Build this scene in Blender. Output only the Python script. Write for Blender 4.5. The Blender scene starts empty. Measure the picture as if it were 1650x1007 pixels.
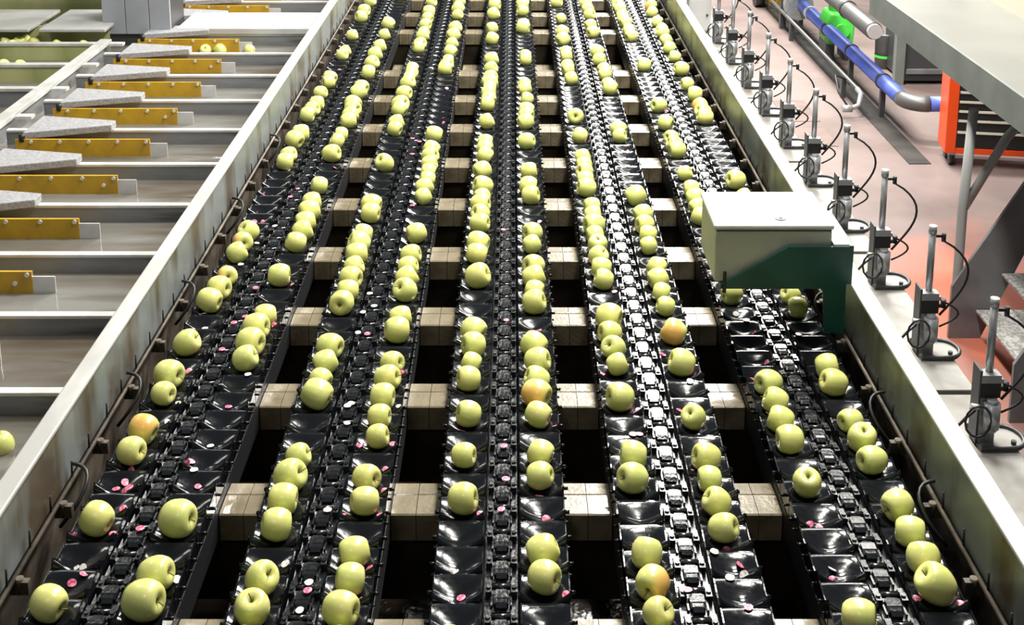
import bpy, math, random
from math import sin, cos, tan, pi, radians, sqrt, exp
from mathutils import Vector, Matrix, Quaternion
random.seed(7)
scene = bpy.context.scene
C = bpy.context.collection

# ------------------------------------------------------------------ camera
F = 2000.0                     # focal length in pixels of a 1650 px wide frame
TH = radians(11.9)             # downward pitch
HC = 3.04                      # eye height above the shop floor
CT, ST = cos(TH), sin(TH)
VH = -430.0                    # horizon row
cam_d = bpy.data.cameras.new('camera')
cam_d.sensor_fit = 'HORIZONTAL'; cam_d.sensor_width = 36.0
cam_d.lens = F / 1650 * 36.0
cam_d.shift_y = -((503.5 - (VH + F * tan(TH))) / 1650)
cam_d.clip_start = 0.05; cam_d.clip_end = 200
cam = bpy.data.objects.new('camera', cam_d); C.objects.link(cam)
cam.location = (0, 0, HC); cam.rotation_euler = (pi / 2 - TH, 0, 0)
scene.camera = cam

# ------------------------------------------------------------------ world, lamps, exposure
w = bpy.data.worlds.new('world'); scene.world = w; w.use_nodes = True
w.node_tree.nodes['Background'].inputs[0].default_value = (0.80, 0.90, 1.0, 1)
w.node_tree.nodes['Background'].inputs[1].default_value = 0.06
def lamp(name, loc, sx, sy, power, col=(1.0, 0.97, 0.90), rot=(0, 0, 0)):
    l = bpy.data.lights.new(name, 'AREA'); l.shape = 'RECTANGLE'; l.size = sx; l.size_y = sy
    l.energy = power; l.color = col
    o = bpy.data.objects.new(name, l); C.objects.link(o); o.location = loc; o.rotation_euler = rot
for yy, pw in ((6.8, 50), (9.6, 330), (12.6, 330), (15.6, 330), (18.6, 330)):    # ceiling fixtures above the right-hand side of the line
    lamp('ceiling_lamp', (1.9, yy, 4.75), 1.8, 0.45, pw)
for yy, pw in ((3.3, 75), (5.0, 190), (8.2, 150)):                # fixtures above the middle of the line
    lamp('ceiling_lamp', (0.9, yy, 5.3), 0.5, 1.0, pw)
for yy in (5.0, 9.0, 14.0):                            # row above the flume on the left
    lamp('ceiling_lamp', (-3.6, yy, 5.4), 0.40, 1.8, 28)
lamp('ceiling_lamp', (-0.9, -0.6, 5.6), 0.5, 0.9, 16)
vs = scene.view_settings
vs.view_transform = 'Standard'; vs.look = 'None'; vs.gamma = 1.0; vs.use_curve_mapping = False
vs.exposure = 0.70

# ------------------------------------------------------------------ helpers
def at(u, v, z):
    """world point on the horizontal plane z that lies on the sight line (u, v)"""
    h = HC - z
    d = F * h / (CT * (v - VH))
    return Vector(((u - 825.0) * d / F, (d - h * ST) / CT, z))

class MB:
    def __init__(s): s.v = []; s.f = []; s.sm = []
    def add(s, vs, fs, smooth=False):
        b = len(s.v); s.v += [tuple(p) for p in vs]
        for f in fs: s.f.append(tuple(b + i for i in f)); s.sm.append(smooth)
        return s
    def box(s, x0, x1, y0, y1, z0, z1):
        return s.add([(x0,y0,z0),(x1,y0,z0),(x1,y1,z0),(x0,y1,z0),(x0,y0,z1),(x1,y0,z1),(x1,y1,z1),(x0,y1,z1)],
                     [(3,2,1,0),(4,5,6,7),(0,1,5,4),(1,2,6,5),(2,3,7,6),(3,0,4,7)])
    def cyl(s, p, q, r, n=10, r2=None, caps=True, smooth=True):
        p = Vector(p); q = Vector(q); a = (q - p).normalized()
        e = a.orthogonal().normalized(); g = a.cross(e); r2 = r if r2 is None else r2
        vs = [p + r*(cos(2*pi*i/n)*e + sin(2*pi*i/n)*g) for i in range(n)] + [q + r2*(cos(2*pi*i/n)*e + sin(2*pi*i/n)*g) for i in range(n)]
        s.add(vs, [(i, (i+1) % n, n+(i+1) % n, n+i) for i in range(n)], smooth)
        if caps:
            b = len(s.v) - 2*n
            s.f.append(tuple(b+i for i in reversed(range(n)))); s.sm.append(False)
            s.f.append(tuple(b+n+i for i in range(n))); s.sm.append(False)
        return s
    def tube(s, pts, r, n=8):
        pts = [Vector(p) for p in pts]; m = len(pts); rings = []
        up = None
        for i in range(m):
            t = (pts[min(i+1, m-1)] - pts[max(i-1, 0)]).normalized()
            e = t.orthogonal().normalized() if up is None else (up - t*up.dot(t)).normalized()
            up = e; g = t.cross(e)
            rings += [pts[i] + r*(cos(2*pi*k/n)*e + sin(2*pi*k/n)*g) for k in range(n)]
        fs = [(i*n+k, i*n+(k+1) % n, (i+1)*n+(k+1) % n, (i+1)*n+k) for i in range(m-1) for k in range(n)]
        s.add(rings, fs, True)
        b = len(s.v) - m*n
        s.f.append(tuple(b+i for i in reversed(range(n)))); s.sm.append(False)
        s.f.append(tuple(b+(m-1)*n+i for i in range(n))); s.sm.append(False)
        return s
    def prism(s, poly, axis, a, b):
        n = len(poly)
        def P(p, t):
            return {'x': (t, p[0], p[1]), 'y': (p[0], t, p[1]), 'z': (p[0], p[1], t)}[axis]
        s.add([P(p, a) for p in poly] + [P(p, b) for p in poly],
              [tuple(reversed(range(n))), tuple(range(n, 2*n))] + [(i, (i+1) % n, n+(i+1) % n, n+i) for i in range(n)])
        return s
    def lathe(s, prof, n=16):
        vs = []; fs = []; m = len(prof)
        for (r, z) in prof: vs += [(r*cos(2*pi*k/n), r*sin(2*pi*k/n), z) for k in range(n)]
        fs = [(i*n+k, i*n+(k+1) % n, (i+1)*n+(k+1) % n, (i+1)*n+k) for i in range(m-1) for k in range(n)]
        return s.add(vs, fs, True)
    def mesh(s, name, mat):
        me = bpy.data.meshes.new(name); me.from_pydata(s.v, [], s.f)
        me.polygons.foreach_set('use_smooth', s.sm)
        if mat: me.materials.append(mat)
        me.update(); 
        return me
    def build(s, name, mat, parent=None, loc=None, rz=0, bevel=0):
        import bmesh
        me = s.mesh(name, mat)
        bm = bmesh.new(); bm.from_mesh(me); bmesh.ops.recalc_face_normals(bm, faces=bm.faces); bm.to_mesh(me); bm.free()
        o = bpy.data.objects.new(name, me); C.objects.link(o)
        if parent: o.parent = parent
        if loc is not None: o.location = loc
        o.rotation_euler.z = rz
        if bevel:
            b = o.modifiers.new('bevel', 'BEVEL'); b.width = bevel; b.segments = 2; b.limit_method = 'ANGLE'; b.angle_limit = radians(40)
        return o
def inst(name, me, parent=None, loc=(0, 0, 0), rot=None, sc=None):
    o = bpy.data.objects.new(name, me); C.objects.link(o)
    if parent: o.parent = parent
    o.location = loc
    if rot is not None: o.rotation_euler = rot
    if sc is not None: o.scale = sc
    return o
def tag(o, label=None, cat=None, group=None, kind=None):
    if label: o['label'] = label
    if cat: o['category'] = cat
    if group: o['group'] = group
    if kind: o['kind'] = kind
    return o
def thing(name, label, cat, loc=(0, 0, 0), group=None, rz=0):
    o = bpy.data.objects.new(name, None); C.objects.link(o); o.location = loc; o.rotation_euler.z = rz
    o.empty_display_size = 0.05
    return tag(o, label, cat, group)
ORD = ['', 'first', 'second', 'third', 'fourth', 'fifth', 'sixth', 'seventh', 'eighth', 'ninth', 'tenth']
def ordn(n):
    if n <= 10: return ORD[n]
    return '%d%s' % (n, 'th' if 10 < n % 100 < 14 else {1: 'st', 2: 'nd', 3: 'rd'}.get(n % 10, 'th'))

# ------------------------------------------------------------------ materials (all procedural)
def mat(name, col, rough=0.5, metal=0.0, col2=None, nscale=8.0, ndetail=4.0, lo=0.4, hi=0.62, bump=0.0, bscale=40.0,
        coat=0.0, spec=0.5, stretch=(1, 1, 1), rough2=None, coord='Object'):
    m = bpy.data.materials.new(name); m.use_nodes = True
    nt = m.node_tree; N = nt.nodes; L = nt.links; b = N['Principled BSDF']
    b.inputs['Base Color'].default_value = (*col, 1); b.inputs['Roughness'].default_value = rough
    b.inputs['Metallic'].default_value = metal; b.inputs['Specular IOR Level'].default_value = spec
    b.inputs['Coat Weight'].default_value = coat; b.inputs['Coat Roughness'].default_value = 0.06
    tc = N.new('ShaderNodeTexCoord'); mp = N.new('ShaderNodeMapping'); mp.inputs['Scale'].default_value = stretch
    if coord == 'World':
        g = N.new('ShaderNodeNewGeometry'); L.new(g.outputs['Position'], mp.inputs['Vector'])
    else:
        L.new(tc.outputs[coord], mp.inputs['Vector'])
    if col2 is not None or rough2 is not None:
        n = N.new('ShaderNodeTexNoise'); n.inputs['Scale'].default_value = nscale; n.inputs['Detail'].default_value = ndetail
        L.new(mp.outputs[0], n.inputs['Vector'])
        r = N.new('ShaderNodeMapRange'); r.inputs[1].default_value = lo; r.inputs[2].default_value = hi
        L.new(n.outputs['Fac'], r.inputs[0])
        if col2 is not None:
            mx = N.new('ShaderNodeMix'); mx.data_type = 'RGBA'
            mx.inputs[6].default_value = (*col, 1); mx.inputs[7].default_value = (*col2, 1)
            L.new(r.outputs[0], mx.inputs[0]); L.new(mx.outputs[2], b.inputs['Base Color'])
        if rough2 is not None:
            rr = N.new('ShaderNodeMapRange'); rr.inputs[3].default_value = rough; rr.inputs[4].default_value = rough2
            L.new(r.outputs[0], rr.inputs[0]); L.new(rr.outputs[0], b.inputs['Roughness'])
    if bump:
        n2 = N.new('ShaderNodeTexNoise'); n2.inputs['Scale'].default_value = bscale; n2.inputs['Detail'].default_value = 3
        L.new(mp.outputs[0], n2.inputs['Vector'])
        bp = N.new('ShaderNodeBump'); bp.inputs['Strength'].default_value = bump; bp.inputs['Distance'].default_value = 0.01
        L.new(n2.outputs['Fac'], bp.inputs['Height']); L.new(bp.outputs[0], b.inputs['Normal'])
    return m
M = {}
M['cup'] = mat('black_cup_plastic', (0.007, 0.008, 0.010), 0.11, spec=0.38, rough2=0.20, nscale=30, bump=0.04, bscale=60)
M['link'] = mat('black_chain_plastic', (0.011, 0.012, 0.014), 0.16, rough2=0.30, nscale=60, bump=0.10, bscale=120, coat=0.2)
M['rail'] = mat('black_rail', (0.008, 0.008, 0.010), 0.5)
M['galv'] = mat('galvanised_steel', (0.66, 0.65, 0.62), 0.42, 0.35, (0.48, 0.47, 0.45), 6, stretch=(1, .35, 1), bump=0.03, bscale=20)
M['panel'] = mat('steel_wall_panel', (0.27, 0.295, 0.30), 0.38, 0.4, (0.12, 0.095, 0.065), 2.6, 7, 0.47, 0.63, stretch=(1, 2.4, .8), bump=0.05, bscale=12)
M['grime'] = mat('grimy_steel', (0.16, 0.13, 0.10), 0.5, 0.2, (0.05, 0.04, 0.03), 9, 6, 0.35, 0.6)
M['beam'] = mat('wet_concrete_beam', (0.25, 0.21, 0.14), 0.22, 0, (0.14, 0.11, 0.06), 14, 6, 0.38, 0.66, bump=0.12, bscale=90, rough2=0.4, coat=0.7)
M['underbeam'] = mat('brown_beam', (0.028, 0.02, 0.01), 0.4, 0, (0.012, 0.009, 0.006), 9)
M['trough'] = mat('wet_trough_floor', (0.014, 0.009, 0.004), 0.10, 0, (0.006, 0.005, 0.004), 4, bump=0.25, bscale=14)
M['steel'] = mat('grey_flume_steel', (0.25, 0.26, 0.275), 0.42, 0.3, (0.15, 0.14, 0.12), 5, 6, 0.45, 0.70, stretch=(.5, 1, 2))
def add_grime_shade(m, x0, x1, colr, msc=(1.2, 1, 9)):
    # brown grime towards the side wall with the wall's shadow painted into it
    nt = m.node_tree; N = nt.nodes; L = nt.links; b = N['Principled BSDF']
    src = b.inputs['Base Color'].links[0].from_socket
    g = N.new('ShaderNodeNewGeometry'); sx_ = N.new('ShaderNodeSeparateXYZ'); L.new(g.outputs['Position'], sx_.inputs[0])
    mp = N.new('ShaderNodeMapping'); mp.inputs['Scale'].default_value = msc; L.new(g.outputs['Position'], mp.inputs['Vector'])
    n = N.new('ShaderNodeTexNoise'); n.inputs['Scale'].default_value = 2.2; n.inputs['Detail'].default_value = 6; L.new(mp.outputs[0], n.inputs['Vector'])
    ad = N.new('ShaderNodeMath'); ad.operation = 'MULTIPLY_ADD'; ad.inputs[1].default_value = 0.9; L.new(n.outputs['Fac'], ad.inputs[0]); L.new(sx_.outputs[0], ad.inputs[2])
    r = N.new('ShaderNodeMapRange'); r.inputs[1].default_value = x0; r.inputs[2].default_value = x1; r.inputs[4].default_value = 0.9
    L.new(ad.outputs[0], r.inputs[0])
    mx = N.new('ShaderNodeMix'); mx.data_type = 'RGBA'; mx.inputs[7].default_value = (*colr, 1)
    L.new(r.outputs[0], mx.inputs[0]); L.new(src, mx.inputs[6]); L.new(mx.outputs[2], b.inputs['Base Color'])
add_grime_shade(M['steel'], -0.92, -0.72, (0.045, 0.034, 0.02))
M['edge'] = mat('bright_steel_edge', (0.74, 0.74, 0.73), 0.35, 0.3, (0.58, 0.57, 0.55), 7)
M['water'] = mat('murky_water', (0.21, 0.205, 0.19), 0.10, 0, (0.10, 0.08, 0.055), 2.2, 5, 0.42, 0.66, bump=0.35, bscale=9, stretch=(.45, 1.6, 1), coord='World')
add_grime_shade(M['water'], -1.12, -0.70, (0.075, 0.055, 0.033), (0.7, 6, 1))
M['yellow'] = mat('yellow_plate', (0.62, 0.36, 0.015), 0.4, 0, (0.48, 0.28, 0.02), 9)
M['bolt'] = mat('pale_bolt', (0.75, 0.72, 0.62), 0.4, 0.2)
M['paddle'] = mat('speckled_grey_paddle', (0.36, 0.36, 0.375), 0.65, 0, (0.27, 0.27, 0.285), 90, 2, 0.42, 0.6, bump=0.15, bscale=120)
M['black'] = mat('black_rubber', (0.012, 0.012, 0.013), 0.45)
M['white'] = mat('white_cover', (0.56, 0.56, 0.555), 0.45, 0, (0.48, 0.48, 0.475), 6)
M['greenbin'] = mat('yellow_green_panel', (0.50, 0.51, 0.24), 0.4, 0, (0.30, 0.32, 0.12), 3, stretch=(1, 1, .3))
M['column'] = mat('grey_column', (0.38, 0.40, 0.43), 0.5, 0.1, (0.33, 0.35, 0.38), 3)
M['box'] = mat('cream_enclosure', (0.50, 0.50, 0.44), 0.42, 0, (0.40, 0.39, 0.34), 12, 5, 0.55, 0.75)
M['lid'] = mat('white_lid', (0.58, 0.575, 0.55), 0.4, 0, (0.50, 0.495, 0.47), 6)
M['teal'] = mat('dark_green_bracket', (0.006, 0.085, 0.075), 0.4, 0, (0.004, 0.06, 0.055), 8)
M['palestrip'] = mat('pale_blue_strip', (0.5, 0.58, 0.58), 0.45)
M['ledge'] = mat('pale_steel_ledge', (0.30, 0.29, 0.27), 0.45, 0.15, (0.16, 0.14, 0.115), 5, 6, 0.45, 0.7)
M['alu'] = mat('aluminium', (0.42, 0.43, 0.44), 0.32, 0.5, (0.33, 0.34, 0.35), 30)
M['railpaint'] = mat('grey_rail_paint', (0.30, 0.31, 0.30), 0.45)
M['dark'] = mat('dark_metal', (0.05, 0.052, 0.055), 0.42, 0.2)
M['floor'] = mat('red_painted_floor', (0.19, 0.148, 0.14), 0.42, 0, (0.115, 0.080, 0.072), 1.4, 7, 0.36, 0.64, bump=0.04, bscale=30, rough2=0.55, coord='World')
def add_orange(m):
    # a freshly painted orange area of the floor round the foot of the stair
    nt = m.node_tree; N = nt.nodes; L = nt.links; b = N['Principled BSDF']
    src = b.inputs['Base Color'].links[0].from_socket
    g = N.new('ShaderNodeNewGeometry'); sub = N.new('ShaderNodeVectorMath'); sub.operation = 'SUBTRACT'; sub.inputs[1].default_value = (2.75, 6.1, 0)
    L.new(g.outputs['Position'], sub.inputs[0])
    ln = N.new('ShaderNodeVectorMath'); ln.operation = 'LENGTH'; L.new(sub.outputs[0], ln.inputs[0])
    n = N.new('ShaderNodeTexNoise'); n.inputs['Scale'].default_value = 2.5; n.inputs['Detail'].default_value = 5; L.new(g.outputs['Position'], n.inputs['Vector'])
    ad = N.new('ShaderNodeMath'); ad.operation = 'MULTIPLY_ADD'; ad.inputs[1].default_value = 1.6; L.new(n.outputs['Fac'], ad.inputs[0]); L.new(ln.outputs['Value'], ad.inputs[2])
    r = N.new('ShaderNodeMapRange'); r.inputs[1].default_value = 1.15; r.inputs[2].default_value = 2.1; r.inputs[3].default_value = 0.85; r.inputs[4].default_value = 0.0
    L.new(ad.outputs[0], r.inputs[0])
    mx = N.new('ShaderNodeMix'); mx.data_type = 'RGBA'; mx.inputs[7].default_value = (0.46, 0.105, 0.05, 1)
    L.new(r.outputs[0], mx.inputs[0]); L.new(src, mx.inputs[6]); L.new(mx.outputs[2], b.inputs['Base Color'])
add_orange(M['floor'])
M['patch'] = mat('worn_floor_patch', (0.15, 0.10, 0.088), 0.5, 0, (0.12, 0.08, 0.07), 6)
M['darkfloor'] = mat('dark_floor', (0.012, 0.011, 0.010), 0.6, 0, (0.03, 0.025, 0.022), 5)  # shared by the floor below the machine and the painted pipe shadow
M['blue'] = mat('blue_pipe', (0.055, 0.095, 0.42), 0.4, 0, (0.09, 0.13, 0.46), 4)
M['greypipe'] = mat('grey_pipe', (0.12, 0.12, 0.12), 0.4, 0.3)
M['pump'] = mat('bright_green_paint', (0.07, 0.55, 0.06), 0.35)
M['platform'] = mat('grey_green_platform', (0.16, 0.175, 0.16), 0.5, 0, (0.13, 0.145, 0.132), 5, 5)
M['platformtop'] = mat('pale_platform_top', (0.135, 0.135, 0.122), 0.5, 0, (0.12, 0.12, 0.108), 3)
M['cream'] = mat('cream_guard', (0.44, 0.43, 0.35), 0.5)
M['orange'] = mat('orange_red_paint', (0.83, 0.075, 0.008), 0.35)
M['stairsteel'] = mat('dark_stair_steel', (0.17, 0.175, 0.18), 0.45, 0.1, (0.13, 0.13, 0.135), 6)
M['tread'] = mat('grey_tread', (0.45, 0.44, 0.42), 0.5, 0.1, (0.25, 0.245, 0.235), 60, 2, 0.45, 0.55, bump=0.2, bscale=60)
M['stem'] = mat('apple_stem', (0.17, 0.13, 0.03), 0.7)
M['pinkst'] = mat('pink_sticker', (0.62, 0.06, 0.17), 0.4, 0, (0.80, 0.38, 0.45), 90, 2, 0.45, 0.62)
M['whitest'] = mat('white_sticker', (0.80, 0.79, 0.74), 0.4)
M['whiteprint'] = mat('printed_white_sticker', (0.80, 0.79, 0.74), 0.4, 0, (0.45, 0.35, 0.33), 140, 2, 0.52, 0.66)
M['yellowobj'] = mat('yellow_plastic', (0.80, 0.50, 0.02), 0.4)

def apple_mat(name, blush):
    m = bpy.data.materials.new(name); m.use_nodes = True
    nt = m.node_tree; N = nt.nodes; L = nt.links; b = N['Principled BSDF']
    b.inputs['Roughness'].default_value = 0.30; b.inputs['Coat Weight'].default_value = 0.25; b.inputs['Coat Roughness'].default_value = 0.12
    b.inputs['Subsurface Weight'].default_value = 0.0
    tc = N.new('ShaderNodeTexCoord'); oi = N.new('ShaderNodeObjectInfo')
    r1 = N.new('ShaderNodeMix'); r1.data_type = 'RGBA'
    r1.inputs[6].default_value = (0.69, 0.72, 0.25, 1); r1.inputs[7].default_value = (0.78, 0.74, 0.25, 1)
    L.new(oi.outputs['Random'], r1.inputs[0])
    n = N.new('ShaderNodeTexNoise'); n.inputs['Scale'].default_value = 22; n.inputs['Detail'].default_value = 3
    L.new(tc.outputs['Object'], n.inputs['Vector'])
    mr = N.new('ShaderNodeMapRange'); mr.inputs[1].default_value = 0.42; mr.inputs[2].default_value = 0.68
    L.new(n.outputs['Fac'], mr.inputs[0])
    r2 = N.new('ShaderNodeMix'); r2.data_type = 'RGBA'; r2.inputs[7].default_value = (0.64, 0.69, 0.20, 1)
    L.new(mr.outputs[0], r2.inputs[0]); L.new(r1.outputs[2], r2.inputs[6])
    # green-brown in the stem and calyx hollows: distance from the core axis
    sx = N.new('ShaderNodeSeparateXYZ'); L.new(tc.outputs['Object'], sx.inputs[0])
    cx = N.new('ShaderNodeCombineXYZ'); L.new(sx.outputs[0], cx.inputs[0]); L.new(sx.outputs[1], cx.inputs[1])
    ln = N.new('ShaderNodeVectorMath'); ln.operation = 'LENGTH'; L.new(cx.outputs[0], ln.inputs[0])
    m2 = N.new('ShaderNodeMapRange'); m2.inputs[1].default_value = 0.003; m2.inputs[2].default_value = 0.008; m2.inputs[3].default_value = 1; m2.inputs[4].default_value = 0
    L.new(ln.outputs['Value'], m2.inputs[0])
    r3 = N.new('ShaderNodeMix'); r3.data_type = 'RGBA'; r3.inputs[7].default_value = (0.25, 0.27, 0.04, 1)
    L.new(m2.outputs[0], r3.inputs[0]); L.new(r2.outputs[2], r3.inputs[6])
    out = r3
    if blush:
        m3 = N.new('ShaderNodeMapRange'); m3.inputs[1].default_value = 0.004; m3.inputs[2].default_value = 0.030
        L.new(sx.outputs[0], m3.inputs[0])
        r4 = N.new('ShaderNodeMix'); r4.data_type = 'RGBA'; r4.inputs[7].default_value = (0.80, 0.46, 0.12, 1)
        L.new(m3.outputs[0], r4.inputs[0]); L.new(r3.outputs[2], r4.inputs[6]); out = r4
    L.new(out.outputs[2], b.inputs['Base Color'])
    return m
M['apple'] = apple_mat('yellow_green_apple_skin', False)
M['appleblush'] = apple_mat('orange_blushed_apple_skin', True)
# ------------------------------------------------------------------ layout constants
ZA = HC - 1.742                 # height of the apple centres above the shop floor
H0 = 1.742
BQ = 2.535e-5                   # one cup pitch in units of 1/(row - horizon)
PITCH = BQ * F * H0 / CT / CT   # 0.092 m
def y_of_q(q, h=H0): return (F * h / CT * q - h * ST) / CT
def zr(z): return ZA + z
MOD = 0.487                     # module of the frame: beams, posts, flume dividers
UX = [-0.850, -0.4385, -0.0225, 0.388, 0.796]   # conveyor centre lines
LO = 0.0930                     # lane offset from the centre line

# ------------------------------------------------------------------ shop floor, ledge, patches
fl = MB().box(1.0, 14, -1, 22, -0.2, 0.0).build('floor', M['floor']); tag(fl, 'red painted concrete floor of the packing hall', kind='structure')
fl2 = MB().box(-12, 1.0, -1, 22, -0.2, 0.0).build('floor', M['darkfloor']); tag(fl2, 'dark floor below the sorting machine', kind='structure')
for i, (u0, u1, v0, v1) in enumerate([(1268, 1362, 162, 196), (1290, 1400, 207, 236), (1205, 1262, 78, 102)]):
    a = at(u0, v1, 0); b = at(u1, v0, 0)
    o = MB().box(a.x, b.x - 0.35, a.y, b.y, 0.0005, 0.004).build('floor_patch', M['patch'])
    tag(o, ['dark worn patch on the red floor beside the fourth post', 'long dark worn patch nearest on the red floor', 'small dark worn patch furthest back on the floor'][i], 'floor patch')
o = MB().box(2.86, 3.02, 8.5, 15.4, 0.0005, 0.006).build('pipe_shadow', M['darkfloor']); tag(o, 'dark floor strip painted as the shadow under the blue pipe', 'darkfloor')  # thin dark strip standing in for the shadow of the blue pipe
ledge = thing('ledge', 'pale steel ledge outside the right side wall carrying the posts', 'ledge')
for k in range(10):
    y0 = 1.3 + k * 0.974
    MB().box(1.06, 1.33, y0, y0 + 0.95, zr(-0.118), zr(-0.10)).build('ledge_plate', M['ledge'], ledge, bevel=0.003)
MB().box(1.305, 1.325, 1.3, 11, zr(-0.30), zr(-0.118)).build('ledge_beam', M['dark'], ledge)
MB().box(1.06, 1.10, 1.3, 11, 0.0, zr(-0.118)).build('ledge_web', M['grime'], ledge)

# ------------------------------------------------------------------ trough and side walls
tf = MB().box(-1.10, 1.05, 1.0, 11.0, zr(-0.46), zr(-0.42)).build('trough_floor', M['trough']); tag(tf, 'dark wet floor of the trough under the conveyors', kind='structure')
def side_wall(name, label, xi, sgn, pins, hoses):
    t = thing(name, label, 'side wall')
    xo = xi + sgn * 0.050
    MB().box(min(xi, xo), max(xi, xo), 1.0, 11.0, zr(0.158), zr(0.170)).build('top_flange', M['galv'], t, bevel=0.004)
    a = xi + sgn * 0.008
    MB().box(min(a, a + sgn*0.006), max(a, a + sgn*0.006), 1.0, 11.0, zr(-0.005), zr(0.158)).build('inner_panel', M['panel'], t)
    MB().box(min(xo, xo - sgn*0.006), max(xo, xo - sgn*0.006), 1.0, 11.0, zr(-0.30), zr(0.158)).build('outer_panel', M['panel'], t)
    MB().box(min(a+sgn*0.01, xo), max(a+sgn*0.01, xo) - 0.008, 1.0, 11.0, zr(-0.42), zr(-0.006)).build('lower_panel', M['grime'], t)
    MB().cyl((xi - sgn*0.004, 1.0, zr(-0.002)), (xi - sgn*0.004, 11.0, zr(-0.002)), 0.006, 8).build('edge_rod', M['grime'], t)
    pm = MB().cyl((0, 0, 0), (0, 0.004, 0.042), 0.0026, 6).mesh('pin', M['black'])
    bk = MB().box(-0.02, 0.02, -0.008, 0.008, -0.03, 0.0).cyl((0, 0, -0.03), (0, 0, 0.006), 0.009, 8).mesh('clip', M['grime'])
    for k in range(52):
        y = 1.75 + k * 0.131
        inst('pin', pm, t, (xi - sgn*0.001, y + random.uniform(-.01, .01), zr(0.0)))
        if k % 2 == 0: inst('clip', bk, t, (xi - sgn*0.016, y + 0.03, zr(-0.004)))
    for y in hoses:
        pts = [(xi - sgn*(0.002 + 0.05*sin(pi*i/10)), y + 0.05*cos(pi*i/10), zr(0.035 - 0.10*(i/10) + 0.03*sin(pi*i/10))) for i in range(11)]
        MB().tube(pts, 0.0045, 6).build('hose', M['black'], t)
    return t
wl = side_wall('trough_wall', 'galvanised side wall with flat top edge along the left conveyor', -1.053, -1, True, [2.62, 3.05, 3.63, 4.35, 5.1])
wr = side_wall('trough_wall', 'galvanised side wall with flat top edge beside the posts', 0.9885, 1, True, [2.55, 2.95, 3.55])

# ------------------------------------------------------------------ cross beams
GX = []      # gaps between neighbouring conveyors
for i in range(4): GX.append((UX[i] + 0.148, UX[i+1] - 0.148))
GX = [(-1.04, UX[0] - 0.148)] + GX + [(UX[4] + 0.148, 0.975)]
HB = HC - zr(-0.09)
for k in range(14):
    y0 = y_of_q(7.943e-4 + (k - 1) * 1.271e-4, HB)        # front edge
    low = 0.10 if k == 10 else 0.0
    t = thing('cross_beam', 'wet beige beam across the trough, %s from the front' % ordn(k + 1), 'beam', (0, y0, zr(-0.09 - low)), 'beams across the trough')
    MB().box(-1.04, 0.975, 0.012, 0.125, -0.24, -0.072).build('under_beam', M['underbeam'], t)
    for j, (a, b) in enumerate(GX):
        if j in (0, 5): 
            continue
        m = (a + b) / 2
        for (p, q) in ((a, m - 0.0008), (m + 0.0008, b)):
            pr = [(0.0, -0.07), (0.0, -0.003), (0.004, 0.0), (0.076, 0.0), (0.078, -0.003), (0.082, -0.003), (0.084, -0.001), (0.135, -0.006), (0.138, -0.07)]
            MB().prism(pr, 'x', p, q).build('beam_block', M['beam'], t)

# ------------------------------------------------------------------ conveyors
def cup_h(u, w):
    a = min(1.0, abs(u) / 0.05); t = w / PITCH + 0.5
    sm = max(0.0, min(1.0, (t - 0.42) / 0.5)); sm = sm*sm*(3 - 2*sm)
    lip = exp(-((t - 0.11) / 0.10) ** 2)
    h = -0.041 + 0.014*a**1.8*(1 - 0.9*sm) + lip*(0.004 + 0.014*a**1.2) + 0.019*sm*(1 - 0.05*a*a)
    if t > 0.965: h -= 0.008*(t - 0.965)/0.035
    return h
def cup_mesh(sgn):
    m = MB(); nx, ny = 12, 12
    us = [-0.05 + 0.10*i/nx for i in range(nx+1)]
    ts = [0.0, 0.03, 0.07, 0.11, 0.16, 0.24, 0.34, 0.46, 0.58, 0.70, 0.82, 0.93, 0.985]
    vs = []
    for t in ts:
        for u in us:
            z = cup_h(u, (t - 0.5)*PITCH)
            if t == 0.0: z -= 0.012
            vs.append((u, (t - 0.5)*PITCH, z))
    n = nx + 1
    m.add(vs, [(j*n+i, j*n+i+1, (j+1)*n+i+1, (j+1)*n+i) for j in range(len(ts)-1) for i in range(nx)], True)
    y0, y1 = -0.5*PITCH, 0.485*PITCH
    # front skirt
    m.add([(u, y0, cup_h(u, y0) - 0.012) for u in us] + [(u, y0 + 0.006, -0.066) for u in us], [(i, n+i, n+i+1, i+1) for i in range(nx)], True)
    # raised outer rim and inner rim
    for sd in (-1, 1):
        x0, x1 = sorted((sd*0.0495, sd*0.0525)); hi = 0.005 if sd == sgn else 0.0
        poly = [(y, cup_h(0.05, y) + 0.002 + hi*0.6) for y in [(t-0.5)*PITCH for t in (0.02, 0.10, 0.2, 0.35, 0.5, 0.7, 0.9, 0.98)]]
        poly = poly + [(y1, -0.062), (y0 + 0.004, -0.062)]
        m.prism(poly, 'x', x0, x1)
    m.cyl((sgn*0.052, 0.0, -0.036), (sgn*0.064, 0.0, -0.036), 0.0042, 6)
    m.cyl((sgn*0.052, -0.024, -0.046), (sgn*0.060, -0.024, -0.046), 0.0032, 6)
    return m.mesh('cup', M['cup'])
cupL, cupR = cup_mesh(-1), cup_mesh(1)
lk = MB()
lk.box(-0.035, 0.035, -0.0445, 0.0445, -0.072, -0.049)
lk.prism([(-0.040, -0.058), (-0.040, -0.042), (-0.030, -0.036), (0.006, -0.033), (0.010, -0.040), (0.010, -0.058)], 'x', -0.0115, 0.0115)
lk.prism([(-0.030, -0.058), (-0.030, -0.040), (-0.018, -0.0335), (0.002, -0.033), (0.006, -0.058)], 'x', -0.0155, 0.0155)
lk.cyl((-0.021, 0.019, -0.037), (0.021, 0.019, -0.037), 0.0065, 8)
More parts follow.
